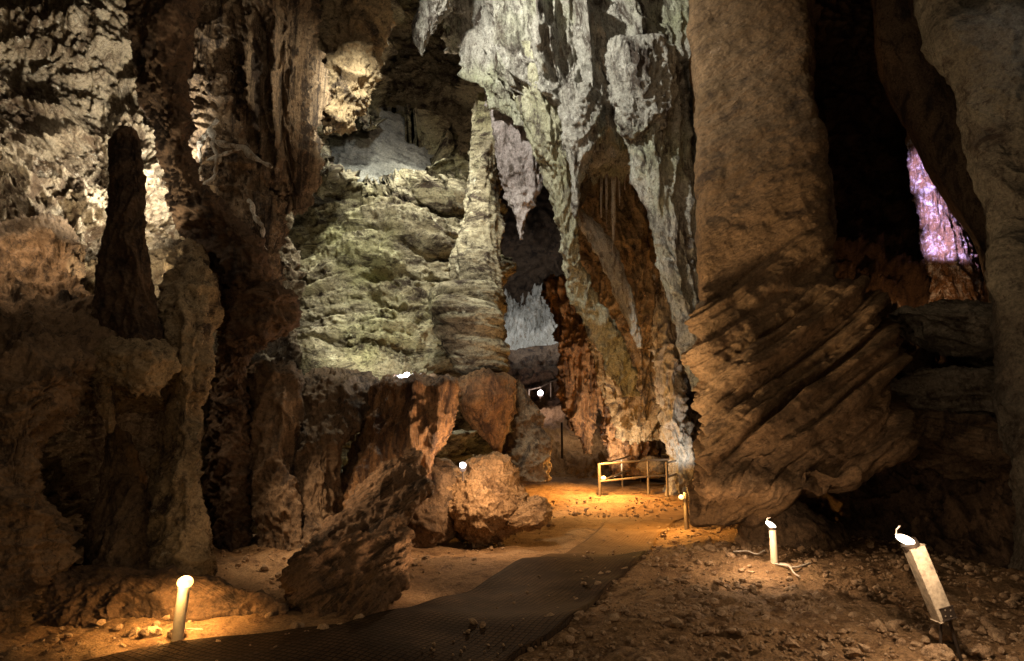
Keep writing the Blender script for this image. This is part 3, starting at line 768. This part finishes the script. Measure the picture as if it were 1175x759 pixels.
T(blob('boulder', P(1110, 385, 8.4), (1.5, .8, .33), M['grey_right'], [('l', .12, (.5, .5, 3), 3, (0, 10, 0))] + rugged(.05, 2), rot=(0, 12, 0), sharp=1.8, facets=10, seed=51, n=110),
  'uppermost of the long boulders stacked on the right', 'boulder', 'long boulders stacked on the right')
T(blob('boulder', P(1110, 462, 8.0), (1.4, .9, .42), M['grey_right'], [('l', .12, (.5, .5, 3), 3, (0, 6, 0))] + rugged(.05, 2), rot=(0, 6, 0), sharp=1.8, facets=10, seed=54, n=110),
  'middle long boulder of the stack on the right', 'boulder', 'long boulders stacked on the right')
T(blob('boulder', P(1130, 515, 7.8), (1.3, .9, .36), M['wall_low'], [('l', .12, (.5, .5, 3), 3, (0, 14, 0))] + rugged(.05, 2), rot=(0, 16, 0), sharp=1.8, facets=10, seed=58, n=110),
  'lowest long boulder of the stack overhanging the dark hollow', 'boulder', 'long boulders stacked on the right')
T(blob('boulder', P(1100, 384, 9.6), (.5, .4, .2), M['dark'], rugged(.05, 2.5), facets=9, seed=61, n=60),
  'black boulder at the foot of the violet lit flowstone', 'boulder')
T(blob('boulder', P(905, 610, 7.6), (.62, .5, .48), M['wall_low'], rugged(.05, 2) + [('t', .08, (.4, .4, 3), 2, (0, 30, 0))], rot=(0, 30, 0), facets=7, seed=66, n=100),
  'rounded brown boulder behind the small white lamp', 'boulder')

# loose stones
def stone(u, v, r, lab, seed, mat='pebble', group=None, rot=(0, 0, 0), sq=(1, .8, .6), lift=.4):
    g = Gd(u, v)
    rr = np.array(sq) * r
    o = blob('stone', g + np.array([0, 0, rr[2] * lift]), rr, M[mat], [('f', r * .12, (3 / r,) * 3, 3)], rot=rot, facets=9, seed=seed, n=36)
    return T(o, lab, 'stone', group)
stone(1083, 748, .075, 'upper flat stone propping the leaning lamp post', 71, rot=(0, 14, 0), lift=2.0)
stone(1076, 757, .085, 'lower flat stone under the leaning lamp post', 72, rot=(0, -6, 0))
stone(203, 733, .06, 'stone wedged at the foot of the warm left lamp', 73, lift=.9)
stone(172, 733, .075, 'rounded stone on the sand left of the warm lamp', 74)
stone(1128, 752, .05, 'small pale stone at the bottom right corner', 75)
stone(632, 604, .07, 'little loose stone right of the orange boulders', 76)
stone(838, 640, .05, 'small stone on the sand left of the white lamp', 77)

proto = None
for k, (u, v, q) in enumerate([(340, 735, .05), (352, 741, .03), (371, 737, .045), (392, 733, .035), (412, 727, .05), (432, 712, .04), (446, 704, .06), (458, 690, .04), (470, 676, .05), (476, 662, .035), (488, 655, .05), (330, 744, .03), (420, 735, .025), (452, 718, .03)]):
    g = Gd(u, v - 12)
    if proto is None:
        proto = blob('stone', g + np.array([0, 0, .3 * q]), (.05, .042, .032), M['pebble'], [('f', .008, (40, 40, 40), 3)], facets=10, sharp=1.5, seed=91, n=40)
        T(proto, 'small angular stone among those strewn along the foot of the splintered slab', 'stone', 'small stones strewn along the foot of the splintered slab')
        o = proto
    else:
        o = proto.copy(); col.objects.link(o)
        o.location = [float(g[0]), float(g[1]), float(g[2]) - .012]
        o.rotation_euler = (random.uniform(-.4, .4), random.uniform(-.4, .4), random.uniform(0, 6.28))
        o.scale = (q / .05,) * 3

# gravel: nobody could count it
rs = np.random.RandomState(8)
base_dirs = []
ico = [(-1, 1.618, 0), (1, 1.618, 0), (-1, -1.618, 0), (1, -1.618, 0), (0, -1, 1.618), (0, 1, 1.618), (0, -1, -1.618), (0, 1, -1.618), (1.618, 0, -1), (1.618, 0, 1), (-1.618, 0, -1), (-1.618, 0, 1)]
ico = np.array(ico) / 1.9
icf = np.array([(0, 11, 5), (0, 5, 1), (0, 1, 7), (0, 7, 10), (0, 10, 11), (1, 5, 9), (5, 11, 4), (11, 10, 2), (10, 7, 6), (7, 1, 8), (3, 9, 4), (3, 4, 2), (3, 2, 6), (3, 6, 8), (3, 8, 9), (4, 9, 5), (2, 4, 11), (6, 2, 10), (8, 6, 7), (9, 8, 1)])
NV = []; NF = []
cnt = 0
while cnt < 9000:
    y = 2.6 + 10.5 * rs.rand() ** 1.5
    x = rs.uniform(-1.0, 1.0) * y * .9
    off = x - (-.95 + .34 * (y - 3.5))
    if abs(off) < .85 and y < 11 and (abs(off) < .35 or rs.rand() < .85): continue
    if off < 0 and rs.rand() < .7: continue
    r = .006 + .034 * rs.rand() ** 6 + .0012 * y
    S = rs.uniform(.6, 1.2, 3) * r * np.array([1, 1, .7])
    V = ico * S * rs.uniform(.75, 1.15, (12, 1))
    a = rs.rand() * 6.28
    V = V @ rotm(rs.uniform(-30, 30), rs.uniform(-30, 30), math.degrees(a)).T
    NV.append(V + [x, y, float(gz(x, y)) + r * .35 + (.03 if abs(off) < .85 else 0)]); NF.append(icf + cnt * 12)
    cnt += 1
gv = mesh_np('gravel', np.vstack(NV), np.vstack(NF), M['pebble'], smooth=False)
tag(gv, 'coarse gravel scattered over the sandy floor', 'gravel', kind='stuff')

# ------------------------------------------------------------------ lamps
def ellipsoid(name, c, r, mat, parent, seg=20, n=12, tilt=(0, 0, 0)):
    ph = np.linspace(.02, math.pi - .02, n)[:, None]; th = np.linspace(0, 2 * math.pi, seg, endpoint=False)[None]
    V = np.stack([np.sin(ph) * np.cos(th), np.sin(ph) * np.sin(th), np.cos(ph) * np.ones_like(th)], -1).reshape(-1, 3) * np.array(r)
    V = V @ rotm(*tilt).T + np.array(c)
    i = np.arange(n - 1)[:, None] * seg; j = np.arange(seg)[None]; j2 = (j + 1) % seg
    return mesh_np(name, V, np.stack([i + j, i + j2, i + seg + j2, i + seg + j], -1).reshape(-1, 4), mat, parent)

def point(loc, power, color, radius=.03, name='lamp_or_fill_light'):
    l = bpy.data.lights.new(name, 'POINT'); l.energy = power; l.color = color; l.shadow_soft_size = radius
    o = bpy.data.objects.new(name, l); o.location = [float(x) for x in loc]
    return link(o)

def spot(loc, target, power, color, angle=90, blend=.8, radius=.08, name='added_flood'):
    l = bpy.data.lights.new(name, 'SPOT'); l.energy = power; l.color = color; l.shadow_soft_size = radius
    l.spot_size = math.radians(angle); l.spot_blend = blend
    o = bpy.data.objects.new(name, l); o.location = [float(x) for x in loc]
    from mathutils import Vector
    d = Vector([float(t - q) for t, q in zip(target, loc)])
    o.rotation_euler = d.to_track_quat('-Z', 'Y').to_euler()
    return link(o)

# warm lamp at the left
g = Gd(203, 735)
root = empty('path_lamp', g); tag(root, 'glowing orange path lamp on a pale round post at the lower left', 'lamp')
tube('post', [(0, 0, -.05), (.006, 0, .1), (.02, 0, .285)], .033, M['post'], root, 20)
ellipsoid('bulb', (.023, 0, .32), (.045, .045, .035), M['bulb_warm'], root)
tube('cap', [(.021, 0, .284), (.022, 0, .296)], .037, M['post'], root, 20)
point(g + [.02, -.11, .29], 3.2, (1, .58, .2), .03)  # extra light added in front to brighten the post
point(g + [.03, 0, .40], 2.0, (1, .62, .3), .03)
spot(g + [-.05, .13, .26], g + [-.1, .2, 0], 30, (1, .50, .14), 150, .4, .03, 'lamp_or_fill_light')
# small white lamp on the right
g = Gd(889, 650)
root = empty('path_lamp', g); tag(root, 'small white path lamp on a straight post before the brown boulder', 'lamp')
tube('post', [(0, 0, -.05), (0, 0, .15), (0, 0, .30)], .030, M['post'], root, 20)
ellipsoid('bulb', (-.015, -.01, .335), (.05, .03, .022), M['bulb_white'], root, tilt=(0, 35, 0))
tube('hook', [(-.05, 0, .355), (-.04, 0, .385), (-.015, 0, .395)], .005, M['cable'], root, 8)
tube('collar', [(0, 0, .295), (-.004, 0, .318)], .036, M['iron'], root, 16)
point(g + [-.22, -.24, .34], 20, (1, .68, .42), .03)
# leaning lamp in the right foreground
g = Gd(1098, 758)
root = empty('path_lamp', g); tag(root, 'leaning white lamp on a square timber post at the lower right', 'lamp')
sc_ = g[1] / F
lx = lambda du: du * sc_
def box_between(name, a, b, w, t, mat, parent):
    a = np.array(a, float); b = np.array(b, float)
    ax = (b - a) / np.linalg.norm(b - a); s1 = np.array([ax[2], 0, -ax[0]]); s1 /= np.linalg.norm(s1); s2 = np.cross(ax, s1)
    V = []
    for p in (a, b):
        for i, j in ((-1, -1), (1, -1), (1, 1), (-1, 1)):
            V.append(p + s1 * i * w / 2 + s2 * j * t / 2)
    Qs = [(0, 1, 2, 3), (7, 6, 5, 4)] + [(k, (k + 1) % 4 + 0, (k + 1) % 4 + 4, k + 4) for k in range(4)]
    o = mesh_np(name, V, Qs, mat, parent, smooth=False)
    md = o.modifiers.new('bevel', 'BEVEL'); md.width = .004; md.segments = 2
    return o
box_between('post', (-lx(10), 0, lx(42)), (-lx(36), 0, lx(118)), lx(17), lx(17), M['timber'], root)
tube('stake', [(lx(6), 0, -.04), (-lx(4), 0, lx(40)), (-lx(8), 0, lx(52))], .009, M['iron'], root, 8)
tube('stake', [(-lx(16), 0.01, -.04), (-lx(12), 0.01, lx(44))], .007, M['iron'], root, 8)
ellipsoid('bulb', (-lx(45), -.01, lx(125)), (lx(10.5), lx(9), lx(4.5)), M['bulb_white'], root, tilt=(0, 25, 0))
tube('hook', [(-lx(54), 0, lx(130)), (-lx(53), 0, lx(136)), (-lx(49), 0, lx(139.5))], lx(.9), M['cable'], root, 8)
tube('collar', [(-lx(37), 0, lx(117)), (-lx(41), 0, lx(122.5))], lx(9), M['iron'], root, 16)
box_between('bracket', (-lx(9), -lx(9.5), lx(44)), (-lx(12), -lx(9.5), lx(56)), lx(15), lx(1.5), M['iron'], root)
for sx_, sz_ in ((-14, 47), (-8, 47), (-14, 53), (-8, 53)):
    ellipsoid('screw', (lx(sx_ + 0.), -lx(10.6), lx(sz_)), (lx(1), lx(.7), lx(1)), M['metal'], root, 8, 6)
point(g + [-lx(62), -.30, lx(134)], 22, (1, .70, .45), .03)
# lamp on the ledge, lamp on the boulder, far lamp
def small_lamp(u, v, d, label, power, color, r=.04, push=.15):
    c = P(u, v, d)
    root = empty('spot_lamp', c - [0, 0, .1]); tag(root, label, 'lamp')
    ellipsoid('bulb', (0, 0, .1), (r, r, r * .9), M['bulb_cool'], root, seg=14, n=8)
    tube('housing', [(0, r * .8, .06), (0, r * 1.6, .06)], r * 1.1, M['iron'], root, 12)
    tube('stake', [(0, r * 1.2, -.08), (0, r * 1.2, .06)], r * .3, M['iron'], root, 8)
    if power: point(c + [0, -push, 0.02], power, color, .03)
small_lamp(467, 431, 8.2, 'white lamp on the ledge below the pale banded wall', 8, (.9, .95, 1), .04)
small_lamp(531, 534, 7.75, 'bright white lamp perched on the boulder', 0, (1, .75, .55), .035, .05)
point(P(566, 530, 7.5), 55, (1, .62, .34), .04)
small_lamp(620, 451, 22, 'distant pinkish lamp by the far handrail', 25, (1, .75, .7), .09, .3)

# ------------------------------------------------------------------ railings
def railing(label, posts, tops, rails, rad=.028):
    """posts: (u, v_base, height) on the floor"""
    base = [np.array(p) for p in posts]
    root = empty('railing', base[0]); tag(root, label, 'railing')
    for b, h in zip(base, tops):
        tube('post', [b - base[0] + [0, 0, -.15], b - base[0] + [0, 0, h]], rad, M['metal'], root, 10)
    for fr_ in rails:
        for (b1, h1), (b2, h2) in zip(list(zip(base, tops))[:-1], list(zip(base, tops))[1:]):
            tube('rail', [b1 - base[0] + [0, 0, h1 * fr_], b2 - base[0] + [0, 0, h2 * fr_]], rad * .85, M['metal'], root, 10)
def onfloor(u, v):
    return Gd(u, v)
pA, pB, pC = onfloor(688, 570), P(744, 563, 13.9), P(786, 560, 14.2)
hh = 36 * pA[1] / F
railing('front railing with two steel rails before the glowing sand bank', [pA, pB, pC], [hh, hh * .97, hh * .95], [.98, .45], .026)
pD, pE, pI = P(714, 557, 14.9), P(735, 551, 16.0), P(771, 553, 15.8)
railing('back railing standing behind the front one before the flowstone', [pA + [.03, .12, 0], pD, pE, pI], [hh, 30 * 14.9 / F, 32 * 16 / F, 30 * 15.8 / F], [.97, .45], .024)
pG, pH = P(766, 566, 13.2), P(786, 555, 14.6)
railing('short right railing turning towards the white column', [pG, pH], [34 * 13.2 / F, 28 * 14.6 / F], [.97, .5], .024)
g = onfloor(788, 609)
root = empty('handrail_post', g); tag(root, 'single dark handrail post with a lamp beside the path edge', 'post')
tube('post', [(0, 0, -.1), (0, 0, 41 * g[1] / F)], .03, M['metal'], root, 10)
tube('rail', [(0, 0, 12 * g[1] / F), (.3, .1, 14 * g[1] / F), (.55, .15, 20 * g[1] / F)], .014, M['metal'], root, 8)
c = g + np.array([-.06, -.02, 36 * g[1] / F])
r2 = empty('spot_lamp', c); tag(r2, 'orange lamp clipped to the handrail post beside the path', 'lamp')
ellipsoid('bulb', (0, 0, 0), (.035, .03, .03), M['bulb_warm'], r2, 12, 8)
tube('housing', [(0.02, .03, .0), (0.03, .06, .0)], .035, M['iron'], r2, 10)
point(c + [-.15, -.05, 0.15], 60, (1, .50, .12), .04)
c = pA + np.array([.09, .05, 20 * pA[1] / F])
r2 = empty('spot_lamp', c); tag(r2, 'orange lamp on the first post of the front railing', 'lamp')
ellipsoid('bulb', (0, 0, 0), (.05, .04, .04), M['bulb_warm'], r2, 12, 8)
tube('housing', [(0, .04, .0), (0, .08, .0)], .05, M['iron'], r2, 10)
spot(c + [-.1, -.35, 0.75], c + [-.3, -.5, -.5], 420, (1, .47, .11), 155, .5, .05, 'lamp_or_fill_light')
point(c + [.1, -.25, 0.5], 65, (1, .52, .15), .05)
# far handrail and pole
q = [P(607, 459, 22.5), P(620, 456, 22.5), P(632, 451, 23), P(645, 447, 23.5)]
railing('distant handrail beside the far lamp', q, [.35, .35, .4, .45], [.95], .03)
c = P(645, 522, 18.0)
o = tube('pole', [c - [0, 0, .1], c + [0, 0, .85]], .03, M['iron'], None, 10); T(o, 'thin dark pole standing on the brown rubble slope', 'pole')

# cables and twigs
def cable(name, px, lab, cat, r=.006, lift=.02, mat='cable'):
    pts = np.array([Gd(u, v) + [0, 0, lift + 0.01 * (i % 2)] for i, (u, v) in enumerate(px)])
    s = np.linspace(0, 1, len(pts)); tt = np.linspace(0, 1, 30)
    o = tube(name, np.stack([pchip(s, pts[:, k], tt) for k in range(3)], -1), r, M[mat], None, 8)
    T(o, lab, cat)
cable('cable', [(842, 637), (858, 638), (868, 640), (878, 637)], 'pale cable lying on the sand left of the white lamp', 'cable', .006, .03)
cable('cable', [(890, 652), (900, 655), (912, 656), (930, 652)], 'grey cable leading right from the white lamp', 'cable', .008, .03)
cable('twig', [(896, 651), (905, 655), (912, 663), (918, 668)], 'pale twig at the foot of the white lamp', 'twig', .006, .03)
cable('cable', [(206, 733), (214, 731), (222, 729), (232, 731)], 'thin cable beside the base of the warm left lamp', 'cable', .004, .03)

# ------------------------------------------------------------------ added unseen floods: some behind rocks, some in open air
COOL = (.86, .95, 1.0); WARM = (1, .62, .30); AMB = (1, .50, .17); CREAM = (1, .90, .68); GRN = (.93, 1.0, .72)
spot(P(196, 215, 6.95), P(60, 120, 7.4), 260, (1, .93, .78), 150, .6)                    # behind the twisted column, to the left wall
spot(P(150, 395, 6.2), P(90, 150, 7.4), 200, (1, .80, .52), 130, .8)                      # behind the stalagmite
spot(P(-80, 60, 5.6), P(90, 250, 7.0), 75, (1, .86, .66), 110, .9)
spot(P(400, 443, 9.9), P(430, 250, 11), 50, (1, .95, .74), 150, .7)                     # behind the ledge, up the pale wall
spot(P(468, -20, 9.9), P(425, 380, 10.7), 1100, (1, .97, .80), 75, .8)
spot(P(470, 45, 9.3), P(430, 180, 11.6), 90, (1, .98, .90), 70, .8)
spot(P(450, -70, 6.5), P(430, 290, 11), 1150, (1, .96, .78), 60, .8)
spot(P(520, -70, 6.5), P(520, 340, 10), 700, (1, .95, .78), 50, .8)
spot(P(430, 60, 7.0), P(310, 110, 8), 55, (1, .88, .66), 80, .8)
spot(P(350, -120, 8.8), P(440, 150, 11), 400, (.96, 1, .92), 100, .8)
spot(P(440, -150, 6.3), P(670, 130, 9.4), 900, (1, .95, .82), 80, .8)                    # high flood on the curtain
spot(P(600, 330, 22), P(612, 375, 26), 380, (.95, .98, 1), 120, .8)                      # far white mound
spot(P(700, 552, 14.4), P(700, 420, 16), 220, (1, .78, .54), 100, .8)                    # up the orange columns
spot(P(790, 540, 13.2), P(770, 480, 14.2), 26, (1, .95, .85), 100, .8)
spot(P(600, 560, 6.7), P(885, 320, 7.6), 370, (1, .70, .38), 66, 1.0, .25)                       # added in open air, on to the slab
for (u_, v_) in ((1062, 195), (1082, 245), (1098, 295)):                                  # violet, three narrow unseen spots from one point
    spot(P(1010, 200, 10.3), P(u_ + 4, v_, 12.3), 1150, (.68, .50, 1), 21, .9, .03)
point(P(665, 470, 19.0), 30, (1, .75, .5), .1, 'lamp_or_fill_light')                 # added light on the rubble slope, no lamp stands here
point(P(1072, 330, 10.7), 14, (1, .5, .2), .05, 'added_flood')
spot(P(1250, -100, 5.5), P(1150, 40, 6.5), 15, (1, .92, .80), 60, .8)
point(P(500, 95, 10.6), 14, (1, .72, .5), .1, 'added_flood')                          # added to brighten the dark alcove
spot(P(300, 470, 6.4), P(400, 600, 6.6), 95, (1, .68, .40), 110, 1.0)                       # added in open air towards the folded rocks
spot(P(20, 200, 6.0), P(60, 360, 6.4), 50, (1, .66, .36), 100, 1.0)
spot(P(742, 612, 6.3), P(900, 440, 7.2), 30, (1, .60, .30), 110, .9, .05)                  # at the path edge, up under the beds
spot(P(575, 640, 4.9), P(405, 650, 5.5), 60, (1, .62, .34), 60, 1.0, .15)                # added over the path to light the splintered slab
# added soft fills, behind the camera and high above the path
point((-.9, -1.5, 3.0), 105, (1, .72, .45), 1.0, 'fill_light')
point((0, 4.0, 6.2), 75, (1, .78, .54), .8, 'fill_light')

# ------------------------------------------------------------------ world, camera, output
w = bpy.data.worlds.new('World'); scene.world = w; w.use_nodes = True
bg = w.node_tree.nodes['Background']; bg.inputs[0].default_value = (.9, .7, .5, 1); bg.inputs[1].default_value = .0

cam = bpy.data.cameras.new('camera'); co = bpy.data.objects.new('camera', cam); col.objects.link(co)
co.location = (0, 0, EYE); co.rotation_euler = (math.radians(90) + PITCH, 0, 0)
cam.sensor_width = 36; cam.lens = 36 * F / 1175.0; cam.clip_end = 300; cam.clip_start = .05
scene.camera = co
scene.render.resolution_x, scene.render.resolution_y = 1024, 661
vs = scene.view_settings
vs.view_transform = 'Standard'; vs.look = 'None'; vs.exposure = .3; vs.gamma = 1
cy = scene.cycles
cy.max_bounces = 6; cy.diffuse_bounces = 4; cy.glossy_bounces = 2; cy.use_denoising = True
cy.caustics_reflective = False; cy.caustics_refractive = False
cy.sample_clamp_indirect = 4
